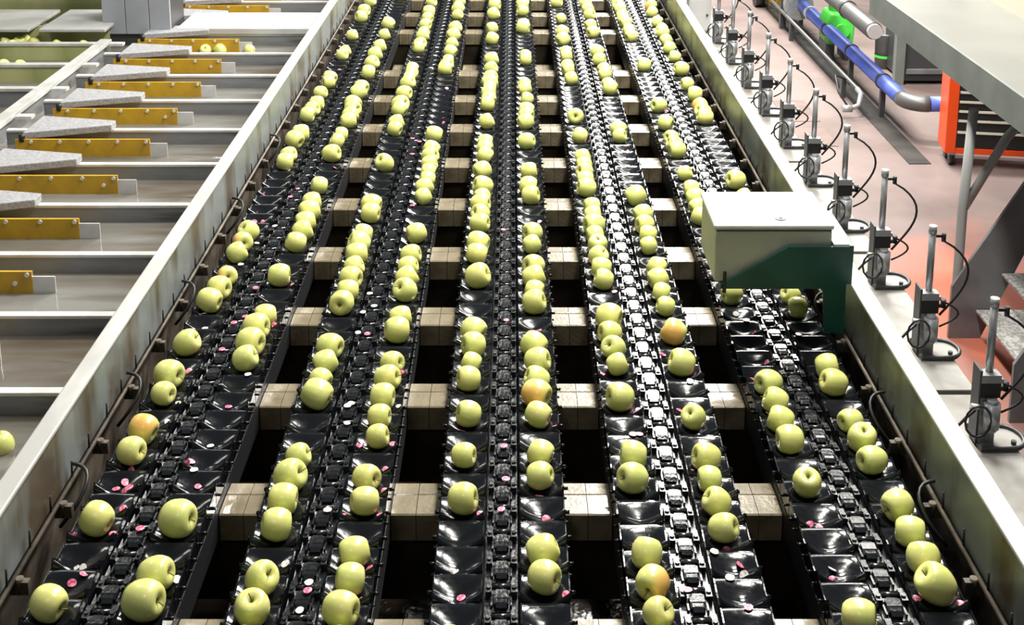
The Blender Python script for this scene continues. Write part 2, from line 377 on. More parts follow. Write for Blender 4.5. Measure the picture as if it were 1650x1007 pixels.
for s_ in (-1, 1):
    lk.box(s_*0.027 - 0.0065, s_*0.027 + 0.0065, -0.004, 0.0165, -0.058, -0.032)
    lk.box(s_*0.027 - 0.0065, s_*0.027 + 0.0065, 0.0195, 0.037, -0.058, -0.034)
    lk.cyl((s_*0.027, 0.010, -0.034), (s_*0.027, 0.010, -0.0285), 0.0055, 8)
    lk.box(s_*0.0205 - 0.002, s_*0.0205 + 0.002, -0.036, -0.006, -0.058, -0.040)
link_me = lk.mesh('chain_link', M['link'])

# apples as seen: column, row, width in pixels, flags (b = orange blush; R L U F B D = where the stem end points)
LANES = [
  ('1a', [(77,972,57,''), (157,836,54,''), (211,726,46,'R'), (230,692,47,'bR'), (262,633,39,'R'), (272,604,47,'R'), (302,551,41,''), (336,486,39,''), (353,464,39,'R'), (365,445,33,'bR'), (381,408,34,''), (392,387,33,'bR'), (401,372,33,'X'), (460,259,29,''), (467,244,26,''), (472,231,31,''), (484,216,28,''), (497,182,26,''), (505,172,25,''), (512,163,24,''), (518,147,23,''), (529,132,22,''), (533,122,22,''), (551,88,20,''), (557,79,19,''), (568,55,19,''), (583,26,21,''), (588,15,22,''), (597,1,21,'')]),
  ('1b', [(230,972,64,'R'), (249,929,56,'R'), (287,836,62,'R'), (394,580,41,''), (404,551,49,'R'), (413,527,43,'R'), (427,509,36,''), (450,444,38,''), (476,391,33,''), (488,372,35,''), (493,356,33,''), (499,341,36,''), (503,325,33,''), (514,299,29,''), (536,244,30,''), (541,231,25,''), (550,215,24,''), (562,193,26,''), (565,184,26,''), (569,174,27,''), (570,164,26,''), (579,147,26,''), (583,139,24,''), (594,115,24,''), (599,103,24,''), (605,87,24,''), (613,73,22,''), (619,57,20,''), (625,41,22,''), (646,-5,20,'')]),
  ('2a', [(392,1026,54,''), (407,977,57,'U'), (421,933,54,'V'), (445,845,53,''), (456,803,50,''), (468,765,53,''), (480,733,40,''), (511,635,48,''), (516,610,38,''), (525,581,39,''), (532,556,41,'R'), (551,488,40,'F'), (560,467,35,''), (565,448,37,'R'), (571,428,34,''), (575,408,36,''), (580,388,39,''), (586,374,32,''), (597,344,33,''), (599,328,33,''), (620,262,29,'X'), (636,207,25,''), (639,196,25,''), (644,177,27,''), (646,164,27,''), (650,154,25,''), (656,137,24,''), (658,128,22,''), (663,118,23,''), (665,107,22,''), (674,77,20,''), (677,68,20,''), (680,60,20,''), (683,52,19,''), (685,41,20,''), (689,29,19,''), (691,19,20,''), (695,4,18,'')]),
  ('2b', [(543,1030,50,''), (549,980,57,'R'), (563,935,50,''), (571,888,50,''), (587,806,46,''), (590,767,43,''), (608,702,39,'R'), (611,669,39,''), (617,636,43,''), (624,609,42,''), (634,570,36,''), (639,534,42,''), (645,512,36,''), (653,468,39,'X'), (656,446,37,''), (658,430,33,''), (662,411,33,'R'), (671,377,34,''), (682,317,28,''), (684,302,29,''), (688,288,27,''), (690,276,26,''), (692,263,27,''), (693,250,27,''), (695,239,27,''), (699,218,28,''), (717,110,23,''), (720,101,21,''), (722,96,20,''), (726,81,21,''), (728,72,20,''), (731,56,23,''), (733,48,22,''), (737,24,18,''), (738,14,20,''), (740,4,20,'')]),
  ('3a', [(730,1025,46,''), (746,803,51,'R'), (747,733,41,'R'), (755,664,43,'L'), (755,608,40,'L'), (759,584,35,''), (763,553,41,''), (763,530,41,''), (770,444,41,''), (768,410,35,''), (771,390,36,''), (773,359,32,''), (774,344,31,''), (774,330,32,''), (777,314,27,''), (778,298,32,''), (777,274,30,''), (781,251,28,''), (781,238,27,''), (782,225,25,''), (784,197,26,''), (785,171,25,''), (787,161,24,''), (787,151,25,''), (789,142,24,''), (789,134,27,''), (790,126,24,''), (791,111,22,''), (792,95,23,''), (793,62,22,''), (793,46,20,''), (795,24,22,''), (797,10,21,''), (798,1,20,'')]),
  ('3b', [(877,935,53,''), (875,888,52,''), (871,771,44,''), (871,735,45,''), (867,668,42,''), (864,632,48,'b'), (865,607,40,''), (866,580,43,''), (860,557,43,''), (861,489,40,''), (861,466,34,''), (860,447,37,''), (860,428,36,''), (857,394,31,''), (858,376,33,''), (855,312,31,''), (851,298,32,''), (852,276,28,''), (849,229,28,''), (847,196,26,''), (848,184,26,''), (848,174,25,''), (849,161,23,''), (846,142,22,''), (845,133,21,''), (847,97,21,''), (846,89,20,''), (843,44,22,''), (843,37,20,''), (842,18,20,''), (842,9,20,''), (842,2,20,'')]),
  ('4a', [(1065,1030,46,''), (1060,984,50,'V'), (1052,937,54,'b'), (1042,889,49,'G'), (1020,771,48,''), (1020,734,48,''), (999,640,47,'L'), (995,588,36,''), (989,561,39,'X'), (983,537,37,''), (981,512,44,''), (973,451,34,''), (969,431,34,''), (964,412,32,'V'), (963,395,32,'U'), (959,378,31,''), (957,360,34,''), (955,344,31,''), (953,329,28,''), (945,303,31,''), (944,290,29,''), (942,276,28,''), (941,264,26,''), (939,252,26,''), (934,217,27,''), (927,187,27,'F'), (920,126,23,''), (915,112,22,''), (914,101,20,''), (913,91,21,''), (912,84,20,''), (907,64,23,''), (906,54,22,''), (904,30,18,''), (897,5,20,'')]),
  ('4b', [(1167,852,47,''), (1156,810,46,'W'), (1144,771,43,''), (1138,734,45,'L'), (1118,671,40,'X'), (1099,587,44,''), (1086,537,42,'b'), (1072,491,32,''), (1066,470,32,''), (1060,447,36,''), (1058,430,34,''), (1046,396,30,''), (1044,376,31,''), (1039,361,31,''), (1036,344,33,''), (1025,317,33,''), (999,220,24,''), (996,207,27,''), (983,141,26,''), (979,131,22,''), (975,120,22,''), (973,110,22,''), (966,97,23,''), (962,82,22,''), (955,50,21,''), (952,42,20,''), (950,24,20,''), (947,14,20,''), (943,4,20,'')]),
  ('5a', [(1381,985,56,''), (1299,773,46,'U'), (1272,705,46,''), (1258,675,43,''), (1249,643,42,''), (1238,614,42,''), (1180,474,35,''), (1128,349,30,''), (1125,333,29,''), (1120,317,30,''), (1114,303,29,''), (1104,279,25,''), (1092,243,28,''), (1087,232,26,''), (1082,220,24,''), (1073,200,27,''), (1062,171,26,''), (1037,103,24,''), (1018,60,21,''), (1015,54,21,''), (1012,46,20,''), (1009,38,20,''), (1005,31,20,''), (1003,24,20,''), (1000,17,20,''), (997,10,20,''), (994,3,20,'')]),
  ('5b', [(1505,937,62,'W'), (1486,895,53,'G'), (1465,852,49,''), (1445,810,51,''), (1406,741,46,'L'), (1389,706,46,'U'), (1373,679,37,''), (1344,617,43,'L'), (1332,588,40,'R'), (1286,494,34,''), (1276,476,31,''), (1199,318,30,''), (1186,291,32,''), (1136,189,27,''), (1132,178,26,''), (1127,168,25,'b'), (1120,153,26,''), (1107,135,23,''), (1097,111,26,''), (1088,92,20,''), (1078,77,22,''), (1074,66,21,''), (1068,54,22,''), (1066,46,20,''), (1058,34,20,''), (1051,20,19,''), (1050,12,20,'b')]),
]
phase = []
for i in range(5):
    c = 0
    for key, L in LANES[2*i:2*i+2]:
        for a in L:
            if a[1] > 200:
                p = 2*pi*(1/(a[1] - VH))/BQ; c += complex(cos(p), sin(p))
    phase.append(math.atan2(c.imag, c.real)/(2*pi))
CONV = ['black cup conveyor nearest the left side wall', 'second black cup conveyor from the left side wall', 'middle black cup conveyor of the five',
        'second black cup conveyor from the right side wall', 'black cup conveyor under the white control box']
N0, N1 = 24, 101
for i in range(5):
    t = thing('cup_conveyor', CONV[i], 'conveyor', (UX[i], 0, ZA), 'cup conveyors side by side')
    ya = y_of_q((N0 - 0.5 + phase[i])*BQ); yb = y_of_q((N1 + 0.5 + phase[i])*BQ)
    for sd in (-1, 1):
        x0, x1 = sorted((sd*0.112, sd*0.146))
        MB().box(x0, x1, ya, yb, -0.150, -0.068).build('side_rail', M['rail'], t)
    MB().box(-0.040, 0.040, ya, yb, -0.150, -0.074).build('chain_guide', M['rail'], t)
    for n in range(N0, N1 + 1):
        y = y_of_q((n + phase[i])*BQ)
        inst('cup', cupL, t, (-LO, y, 0)); inst('cup', cupR, t, (LO, y, 0))
        inst('chain_link', link_me, t, (0, y, 0))

# ------------------------------------------------------------------ apples
def apple_mesh(name, hs, lobe, mtl, seed):
    prof = [(0.012,.30),(.04,.32),(.085,.385),(.16,.435),(.27,.448),(.37,.41),(.44,.31),(.485,.18),(.5,.04),(.488,-.09),(.452,-.23),(.39,-.345),(.305,-.430),(.205,-.458),(.12,-.448),(.07,-.41),(.04,-.385),(.01,-.38)]
    m = MB(); n = 20; vs = []; D = 0.074; rnd = random.Random(seed); ph = rnd.uniform(0, 6)
    for (r, z) in prof:
        for k in range(n):
            a = 2*pi*k/n
            lo = 1 + lobe*cos(5*a + ph)*max(0.0, -z + 0.05)*1.3 + 0.018*cos(2*a + ph)
            vs.append((r*lo*D*cos(a), r*lo*D*sin(a), (z*hs + lobe*0.35*cos(5*a + ph)*max(0, -z-.2))*D))
    fs = [((i+1)*n+k, (i+1)*n+(k+1) % n, i*n+(k+1) % n, i*n+k) for i in range(len(prof)-1) for k in range(n)]
    m.add(vs, fs, True)
    m.f.append(tuple(range(n))); m.sm.append(True)
    m.f.append(tuple((len(prof)-1)*n + k for k in reversed(range(n)))); m.sm.append(True)
    return m.mesh(name, mtl)
AP = [apple_mesh('apple', 0.98, 0.03, M['apple'], 1), apple_mesh('apple', 1.03, 0.05, M['apple'], 2), apple_mesh('apple', 0.94, 0.015, M['apple'], 3)]
APB = apple_mesh('apple', 0.98, 0.05, M['appleblush'], 4)
stem_me = MB().tube([(0, 0, .0205), (0.0006, 0, .028), (0.003, 0.001, .036), (0.007, 0.002, .043)], 0.0013, 6).mesh('stem', M['stem'])
DIRS = {'R': (1, -.25, .15), 'L': (-1, -.25, .2), 'U': (.05, -.35, 1), 'F': (-.1, -1, .25), 'V': (.75, -.3, .75), 'X': (-.6, -.55, .75), 'W': (-.85, .1, .75),
        'G': (.15, .75, .7), 'D': (0, 0, -1)}
BLD = {(230,692): (0.2,-.3,1), (392,387): (-1,-.4,.1), (365,445): (-1,-.4,0), (864,632): (-.5,-.9,0), (1052,937): (1,-.6,.1), (1086,537): (-.3,-1,.1), (1050,12): (-1,-.5,.3), (1127,168): (-1,-.5,0)}
def put_apple(p, D, dr, label, blush=None, stem=True, group='apples riding on the cup conveyors', mesh=None):
    z = Vector(dr).normalized()
    if blush is not None:
        x = Vector(blush).normalized(); z = (z - x*z.dot(x)).normalized(); y = z.cross(x)
        R = Matrix((x, y, z)).transposed(); me = APB
    else:
        R = z.to_track_quat('Z', 'Y').to_matrix() @ Matrix.Rotation(random.uniform(0, 6.28), 3, 'Z'); me = mesh or random.choice(AP)
    s = D/0.074
    o = inst('apple', me, None, p, R.to_euler(), (s, s, s))
    tag(o, label, 'apple', group)
    if stem:
        inst('stem', stem_me, o, (0, 0, 0), (0, 0, random.uniform(0, 6.28)))
    return o
used_cups = {}
for li, (key, L) in enumerate(LANES):
    i = li // 2; prev = -1; dside = 1 if random.random() < .5 else -1
    xl = UX[i] + (LO if li % 2 else -LO)
    for k, (u, v, wpx, fg) in enumerate(L):
        q = 1/(v - VH); n = round(q/BQ - phase[i])
        n = max(n, prev + 1); prev = n
        qq = (n + phase[i])*BQ; used_cups[(li, n)] = 1
        y = y_of_q(qq); d = F*H0/CT*qq
        X = (u - 825)*(F*H0/CT*q)/F
        X = max(xl - 0.022, min(xl + 0.022, X))
        D = wpx*(F*H0/CT*q)/F; D = max(0.062, min(0.0835, D*1.01))
        c = [f for f in fg if f != 'b']
        if c: dr = Vector(DIRS[c[0]])
        else:
            sd = random.choice((1, 1, -1)) if li < 6 else random.choice((1, -1, -1))
            dr = Vector((sd, random.uniform(-.6, .3), random.uniform(-.45, .6)))
        dr = dr + Vector((random.uniform(-.12, .12),)*3)
        bl = BLD.get((u, v)) if 'b' in fg else None
        adj = 'orange-blushed apple' if bl else ('large pale yellow-green apple' if D > 0.0805 else ('small pale yellow-green apple' if D < 0.066 else 'pale yellow-green apple'))
        lab = '%s, %s from the front in the %s lane from the left' % (adj, ordn(k + 1), ordn(li + 1))
        put_apple((X, y + random.uniform(-.004, .004), zr((D - 0.074)*0.45)), D, dr, lab, bl, stem=(wpx > 26))

# ------------------------------------------------------------------ fruit stickers lying on cups and chains
PINK = [(226,853),(139,866),(162,862),(116,938),(135,930),(172,754),(211,756),(202,775),(187,783),(208,782),(200,793),(199,819),(292,759),(319,779),(308,744),(287,983),
 (276,574),(305,574),(306,595),(299,605),(358,564),(377,521),(395,511),(437,527),(442,530),(368,651),(420,573),(412,465),(455,463),(413,343),(410,354),(424,359),(483,489),(592,539),
 (648,604),(648,610),(582,717),(592,720),(625,717),(614,793),(622,757),(578,834),(590,833),(595,917),(577,968),(496,953),(744,698),(750,830),(743,958),(812,720),(815,773),(808,822),(816,517),
 (868,530),(869,798),(880,832),(875,692),(882,965),(1030,705),(1006,665),(1025,664),(977,605),(985,608),(1047,548),(1060,573),(1125,610),(1095,660),(1107,759),(1172,888),(1193,908),(1206,985),
 (1108,952),(1305,847),(1321,848),(1340,929),(1236,587),(1213,609),(1215,538),(1286,543),(1202,519),(1487,966),(1522,975),(990,474),(1006,471),(944,428),(870,357),(942,232),(1010,244),(1011,264),
 (1075,184),(715,200),(712,190),(713,179),(665,224),(676,229),(664,249),(674,95),(720,142),(715,155),(527,108),(547,115),(540,270),(430,300),(480,305),(434,286),(424,316),(468,318),(688,345),(665,334),(811,371),(952,414),(1020,705)]
WHITE = [(733,919),(498,940),(483,985),(460,908),(287,937),(300,745),(313,763),(339,714),(400,608),(348,632),(330,525),(327,509),(266,651),(577,537),(559,683),(528,823),(420,512),(596,474),(603,494),
 (662,487),(560,655),(1112,619),(1092,558),(1151,895),(1175,934),(1200,930),(1341,914),(1186,505),(443,365),(389,429),(454,407),(437,315),(464,277),(420,396),(704,77),(701,90),(695,110),(834,343),(131,919),(122,912),(566,651),(270,680),(630,656),(585,504),(1160,545)]
spk = [MB().prism([(0.0102*cos(2*pi*k/10), 0.0102*sin(2*pi*k/10)*(1.0 + .15*(k % 3 == 0))) for k in range(10)], 'z', 0, 0.0012).mesh('fruit_sticker', m_) for m_ in (M['pinkst'], M['whitest'], M['whiteprint'])]
stk = []
def put_sticker(u, v, pink):
    p = at(u, v, zr(-0.030))
    for i in range(5):
        dx = p.x - UX[i]
        if abs(dx) > 0.142: continue
        if abs(dx) < 0.036: z = -0.0275; rx = ry = 0.0
        else:
            ul = dx - (LO if dx > 0 else -LO); ul = max(-0.042, min(0.042, ul))
            q = ((p.y*CT + H0*ST)*CT/(F*H0))/BQ - phase[i]; n = round(q)
            wl_ = max(-0.35, min(0.42, q - n))*PITCH
            e = 0.002
            z = cup_h(ul, wl_) + 0.0022
            rx = math.atan((cup_h(ul, wl_+e) - cup_h(ul, wl_-e))/(2*e)); ry = -math.atan((cup_h(ul+e, wl_) - cup_h(ul-e, wl_))/(2*e))
            li = 2*i + (1 if dx > 0 else 0)
            if (li, n) in used_cups and abs(ul) < 0.034 and abs(wl_) < 0.03: ul = 0.043 if ul > 0 else -0.043; z = cup_h(ul, wl_) + 0.003; ry = 0
            p = Vector((UX[i] + (LO if dx > 0 else -LO) + ul, y_of_q((n + phase[i])*BQ) + wl_, 0))
        me = spk[0] if pink else random.choice(spk[1:])
        o = inst('fruit_sticker', me, None, (p.x, p.y, zr(z)), (rx, ry, random.uniform(0, 3)), (1, random.uniform(.75, 1), 1))
        tag(o, None, 'sticker', 'loose pink stickers' if pink else 'loose white stickers')
        stk.append((pink, i, p.y, o))
        return
for (u, v) in PINK: put_sticker(u, v, True)
for (u, v) in WHITE: put_sticker(u, v, False)
cnt = {}
for pink, i, yy, o in sorted(stk, key=lambda e: e[2]):
    cnt[(pink, i)] = cnt.get((pink, i), 0) + 1
    o['label'] = 'small loose %s fruit sticker, %s from the front on the %s conveyor from the left' % ('pink' if pink else 'white', ordn(cnt[(pink, i)]), ordn(i + 1))

# ------------------------------------------------------------------ white control box on its green bracket
yb0 = at(1153, 363, zr(0.35)).y; yb1 = at(1140, 310, zr(0.35)).y
bx0, bx1 = 0.590, 0.928
t = thing('control_box', 'white control box on a dark green bracket over the right conveyor', 'control box', (0, 0, 0))
MB().box(bx0, bx1, yb0, yb1, zr(0.175), zr(0.332)).build('body', M['box'], t, bevel=0.005)
ld = MB().box(bx0 - 0.006, bx1 + 0.004, yb0 - 0.006, yb1 + 0.004, zr(0.336), zr(0.352)).build('lid', M['lid'], t, bevel=0.006)
MB().cyl((0.785, yb0 + 0.045, zr(0.352)), (0.785, yb0 + 0.045, zr(0.356)), 0.016, 14).box(0.780, 0.790, yb0 + 0.038, yb0 + 0.052, zr(0.356), zr(0.359)).build('latch', M['alu'], ld)
MB().box(bx0 + 0.012, bx0 + 0.05, yb1 - 0.05, yb1 - 0.012, zr(0.352), zr(0.3528)).build('label_plate', M['alu'], ld)
MB().box(bx0 + 0.004, bx1 - 0.002, yb0 + 0.001, yb1 - 0.001, zr(0.331), zr(0.337)).build('gasket', M['black'], t)
yp = yb0 - 0.012
MB().prism([(0.606, zr(0.172)), (0.800, zr(0.290)), (0.972, zr(0.290)), (0.972, zr(0.02)), (0.915, zr(0.02)), (0.905, zr(0.160)), (0.606, zr(0.160))], 'y', yp - 0.004, yp + 0.004).build('bracket', M['teal'], t)
MB().box(0.606, 0.972, yp + 0.004, yb1, zr(0.160), zr(0.174)).build('shelf', M['teal'], t)
MB().box(0.930, 0.975, yp - 0.004, yb1, zr(0.290), zr(0.298)).build('bracket_cap', M['palestrip'], t)
MB().box(0.955, 0.990, yp + 0.004, yb1, zr(0.171), zr(0.290)).build('bracket_side', M['teal'], t)
MB().box(0.612, 0.622, yp - 0.010, yp - 0.004, zr(0.150), zr(0.215)).build('cable_stub', M['black'], t)

# ------------------------------------------------------------------ posts with actuators on the ledge
base_me = MB()
up_ = [(0.045*cos(a) , 0.055*sin(a)*1.0) for a in [pi*k/10 - pi/2 for k in range(11)]]
base_me.prism([(-0.04, -0.055)] + [(x + 0.045, y) for x, y in up_] + [(-0.04, 0.055)], 'z', 0, 0.006)
base_me = base_me.mesh('base_plate', M['ledge'])
rim_me = MB().tube([(-0.04, -0.055, 0.010)] + [(x + 0.045, y, 0.010) for x, y in up_] + [(-0.04, 0.055, 0.010)], 0.006, 6).mesh('base_rim', M['dark'])
bolt_me = MB().cyl((0.055, -0.030, 0.004), (0.055, -0.030, 0.017), 0.007, 6).mesh('bolt', M['dark'])
pil_me = MB().box(-0.040, 0.005, -0.022, 0.022, 0.006, 0.135).mesh('pillar', M['alu'])
edge_me = MB().box(-0.046, -0.040, -0.026, 0.026, 0.006, 0.215).mesh('side_plate', M['dark'])
blk_me = MB().box(-0.038, 0.012, -0.024, 0.024, 0.137, 0.180).mesh('valve_block', M['black'])
cap_me = MB().box(-0.042, 0.016, -0.027, 0.027, 0.180, 0.192).box(-0.042, 0.010, -0.027, 0.0, 0.192, 0.202).mesh('top_clamp', M['alu'])
cyl_me = MB().cyl((-0.012, -0.034, 0.058), (-0.012, -0.034, 0.128), 0.022, 12).cyl((-0.012, -0.034, 0.05), (-0.012, -0.034, 0.058), 0.016, 12).cyl((-0.012, -0.034, 0.128), (-0.012, -0.034, 0.137), 0.014, 10).mesh('cylinder_body', M['alu'])
rod_me = MB().cyl((-0.014, 0, 0.2), (-0.014, 0, 0.385), 0.0105, 12).cyl((-0.014, 0, 0.385), (-0.014, 0, 0.408), 0.0125, 8).mesh('rod', M['alu'])
con_me = MB().box(-0.004, 0.022, -0.005, 0.005, 0.372, 0.380).cyl((0.020, 0, 0.358), (0.020, 0, 0.384), 0.007, 8).mesh('connector', M['black'])
c1 = [(0.020, 0, 0.360)]; 
for k in range(1, 13):
    s_ = k/12; c1.append((0.020 + 0.085*sin(pi*s_**0.85)*(1 - .15*s_), -0.01*s_, 0.360 - 0.235*s_))
cab_me = MB().tube(c1, 0.0038, 6).tube([(0.02, -0.015, 0.175)] + [(0.02 + 0.055*sin(pi*k/8), -0.015, 0.175 - 0.085*k/8) for k in range(1, 9)], 0.0034, 6).mesh('cable', M['black'])
cab2_me = MB().tube([(-0.052 + 0.034*cos(2*pi*k/12), -0.052, 0.085 + 0.045*sin(2*pi*k/12)) for k in range(13)], 0.0034, 6).tube([(-0.05, -0.02, 0.10), (-0.075, -0.03, 0.085), (-0.10, -0.03, 0.055), (-0.125, -0.02, 0.05)], 0.004, 6).mesh('air_hose', M['black'])
fit_me = MB().cyl((-0.046, -0.03, 0.115), (-0.066, -0.03, 0.118), 0.007, 8).mesh('fitting', M['bolt'])
plug_me = MB().cyl((0.012, 0.0, 0.15), (0.034, 0.0, 0.155), 0.008, 8).cyl((0.034, 0, 0.145), (0.034, 0, 0.172), 0.008, 8).mesh('plug', M['black'])
HP = HC - zr(0.308)
for k in range(10):
    y = y_of_q(1.0989e-3 + (k)*1.615e-4, HP)
    if y > 10: break
    t = thing('actuator_post', 'upright actuator post with cable on the right ledge, %s from the front' % ordn(k + 1), 'post', (1.268, y, zr(-0.10)), 'actuator posts along the ledge')
    for nm, me in (('base_plate', base_me), ('base_rim', rim_me), ('bolt', bolt_me), ('pillar', pil_me), ('side_plate', edge_me), ('valve_block', blk_me), ('top_clamp', cap_me), ('cylinder_body', cyl_me), ('rod', rod_me), ('connector', con_me), ('cable', cab_me), ('air_hose', cab2_me), ('fitting', fit_me), ('plug', plug_me)):
        inst(nm, me, t)
p = at(1178, 67, zr(-0.10))
t = thing('valve_cabinet', 'small pale cabinet standing among the far posts on the ledge', 'cabinet', (1.18, p.y + 0.25, zr(-0.10)))
MB().box(-0.07, 0.07, 0, 0.12, 0, 0.22).build('body', M['white'], t, bevel=0.004)
MB().box(-0.062, 0.062, -0.004, 0.0, 0.01, 0.21).build('door', M['white'], t, bevel=0.002)
MB().cyl((0.045, -0.004, 0.11), (0.045, -0.012, 0.11), 0.007, 8).build('knob', M['dark'], t)

# ------------------------------------------------------------------ water flume on the left
wt = MB().box(-5.0, -1.105, 1.0, 12.0, zr(-0.46), zr(-0.205)).build('water', M['water']); tag(wt, 'murky grey water in the flume channels on the left', 'water', kind='stuff')
HD = HC - zr(-0.13)
plate_me = MB().box(-2.33, -1.70, 0, 0.012, zr(-0.30) - ZA, zr(-0.122) - ZA).mesh('plate', M['yellow'])
pbolt = MB().cyl((0, 0, 0), (0, -0.006, 0), 0.0085, 8).mesh('bolt', M['bolt'])
tab_me = MB().box(-1.70, -1.62, 0.004, 0.010, -0.21, -0.142).mesh('bracket_tab', M['edge'])
for k in range(14):
    y = y_of_q(0.9407e-3 + (k - 1)*1.245e-4, HD)
    front = ordn(k + 1)
    t = thing('flume_divider', 'steel divider between flume channels, %s from the front' % front, 'divider', (0, y, ZA), 'steel dividers across the flume')
    MB().box(-2.44, -1.108, 0.0, 0.034, -0.142, -0.130).build('top_edge', M['edge'], t, bevel=0.002)
    MB().box(-2.44, -1.108, 0.004, 0.012, -0.40, -0.142).build('web', M['steel'], t)
    MB().box(-2.44, -1.108, 0.012, 0.016, -0.205, -0.142).build('back_web', M['steel'], t)
    if k >= 1:
        t = thing('guide_plate', 'yellow bolted guide plate standing in the flume, %s from the front' % ordn(k), 'guide plate', (0, y - 0.165, ZA), 'yellow guide plates in the flume')
        inst('plate', plate_me, t)
        for j in range(5): inst('bolt', pbolt, t, (-1.715 - 0.135*j, 0, -0.133 - (0.0)))
        if k % 2: inst('bolt', pbolt, t, (-1.76, 0, -0.165))
        inst('bracket_tab', tab_me, t)
    if k >= 2:
        t = thing('diverter_paddle', 'speckled grey wedge paddle on its divider, %s from the front' % ordn(k - 1), 'paddle', (0, y, ZA), 'grey diverter paddles')
        MB().prism([(-2.30, -0.15), (-1.92, -0.03), (-1.92, 0.045), (-2.30, 0.12)], 'z', -0.128, -0.094).build('wedge', M['paddle'], t, bevel=0.004)
        MB().cyl((-2.300, -0.158, -0.134), (-2.300, -0.158, -0.096), 0.014, 10).build('end_cap', M['black'], t)
    if k >= 5 and k <= 10:
        t = thing('bin_divider', 'pale divider of the bins left of the long rail, %s from the front' % ordn(k - 4), 'divider', (0, y + 0.12, ZA), 'bin dividers')
        MB().box(-4.6, -2.53, 0.0, 0.05, -0.115, -0.10).build('top_edge', M['edge'], t)
        MB().box(-4.6, -2.53, 0.006, 0.014, -0.42, -0.115).build('web', M['greenbin'] if k >= 8 else M['steel'], t)
        MB().box(-2.44, -2.36, 0.0, 0.05, -0.115, -0.10).build('stub', M['edge'], t)
lr = thing('long_rail', 'long pale steel rail running back along the flume', 'rail')
MB().box(-2.52, -2.45, 1.5, 7.38, zr(-0.115), zr(-0.090)).build('rail_top', M['edge'], lr, bevel=0.003)
MB().box(-2.50, -2.47, 1.5, 7.38, zr(-0.45), zr(-0.115)).build('rail_web', M['steel'], lr)
# column and covers at the back
yc = at(168, 49, zr(-0.10)).y
cl = thing('column', 'grey panelled column rising behind the flume', 'column', (0, yc, ZA))
for (a, b) in ((-2.59, -2.445), (-2.442, -2.295), (-2.292, -2.16)):
    MB().box(a, b, 0.0, 0.30, -0.125, 2.4).build('column_panel', M['column'], cl, bevel=0.004)
MB().box(-2.592, -2.158, 0.02, 0.32, -0.46, 2.4).build('column_core', M['dark'], cl)
for i, (s0, s1) in enumerate([(-1.60, -1.375), (-1.95, -1.635), (-2.35, -1.99)]):
    kx = (HC - zr(-0.05))/CT
    y0 = at(0, 47, zr(-0.05)).y; y1 = at(0, 15, zr(-0.05)).y
    o = MB().box(s0*kx, s1*kx, y0, y1, zr(-0.07), zr(-0.05)).build('cover_panel', M['white'], bevel=0.004)
    tag(o, 'white cover panel left of the grey column, %s from it' % ordn(i + 1), 'cover', 'white cover panels')
y0 = at(0, 46, zr(-0.09)).y; y1 = at(0, 20, zr(-0.09)).y
o = MB().box(-2.13, -1.112, y0, y1, zr(-0.128), zr(-0.09)).build('cover_panel', M['white'], bevel=0.004); tag(o, 'wide white cover panel between the column and the left wall', 'cover')
yw = at(0, 10, zr(-0.05)).y
o = MB().box(-6.0, -2.7, yw, yw + 0.05, zr(-0.45), zr(1.2)).build('back_panel', M['greenbin']); tag(o, 'yellow-green panel behind the white covers', 'panel')
o = MB().box(-6.0, -2.55, y0 - 0.02, y0, zr(-0.45), zr(-0.07)).build('bin_wall', M['greenbin']); tag(o, 'yellow-green bin wall below the white covers', 'panel')
# apples floating in the flume and lying in the bins
fa = [(2, 722, 'pale apple floating in the flume at the left edge', .072), (6, 700, None, .06), (8, 70, None, .075), (30, 69, None, .075), (42, 66, None, .08), (54, 70, None, .075), (92, 73, None, .07), (20, 73, None, .07), (5, 106, None, .075), (32, 107, None, .075), (135, 74, None, .07), (331, 84, None, .075), (355, 83, None, .078), (402, 83, None, .07)]
for i, (u, v, lab, D) in enumerate(fa):
    if i == 1: continue
    p = at(u, v, zr(-0.20))
    p.z = zr(-0.19) if u > 300 or i == 0 else zr(-0.150)
    if p.z > zr(-0.18): p = at(u, v, p.z)
    if lab is None:
        lab = ('pale apple in the water by the wide white cover, %s from the column' % ordn(i - 10)) if i >= 11 else 'pale apple in the yellow-green bins, %s of those left of the column' % ordn(i - 1)
    put_apple(p, D, (random.uniform(-1, 1), random.uniform(-1, 1), random.uniform(0, 1)), lab, None, stem=False, group='apples in the flume' if (i == 0 or i >= 11) else 'apples in the bins')

# ------------------------------------------------------------------ platform, stair, handrail
pf = thing('platform', 'grey raised platform beam at the upper right', 'platform')
py1 = at(1393, 22, zr(0.05)).y
MB().box(2.20, 2.215, 2.0, py1, zr(0.05), zr(0.207)).build('side_face', M['platform'], pf)
MB().box(2.215, 2.80, 2.0, py1, zr(0.15), zr(0.207)).build('deck', M['platformtop'], pf)
MB().box(2.80, 2.83, 2.0, py1, zr(0.15), zr(0.75)).build('guard', M['cream'], pf)
MB().box(2.215, 2.80, py1 - 0.015, py1, zr(0.05), zr(0.15)).build('end_face', M['platform'], pf)
for yy in (2.4, 5.0):
    MB().box(2.70, 2.78, yy, yy + 0.08, 0.0, zr(0.15)).build('leg', M['stairsteel'], pf)
st = thing('stair', 'dark steel stair with grey treads at the right edge', 'stair')
p0 = at(1549, 545, 0.0); ys = p0.y
def sx(u, v, y):                 # point on the vertical plane Y = y
    # d depends on z; solve
    z = 0.0
    for _ in range(12):
        d = y*CT + (HC - z)*ST
        z = HC - (v - VH)*CT*d/F
    return ((u - 825)*d/F, z)
P = [sx(1549, 545, ys), sx(1534, 462, ys), sx(1690, 240, ys), sx(1690, 335, ys), sx(1563, 509, ys)]
P = [(2.20 + 0.0, 0.0)] + [(a, max(0.0, b)) for a, b in P[1:4]] + [(P[4][0] + 0.06, 0.0)]
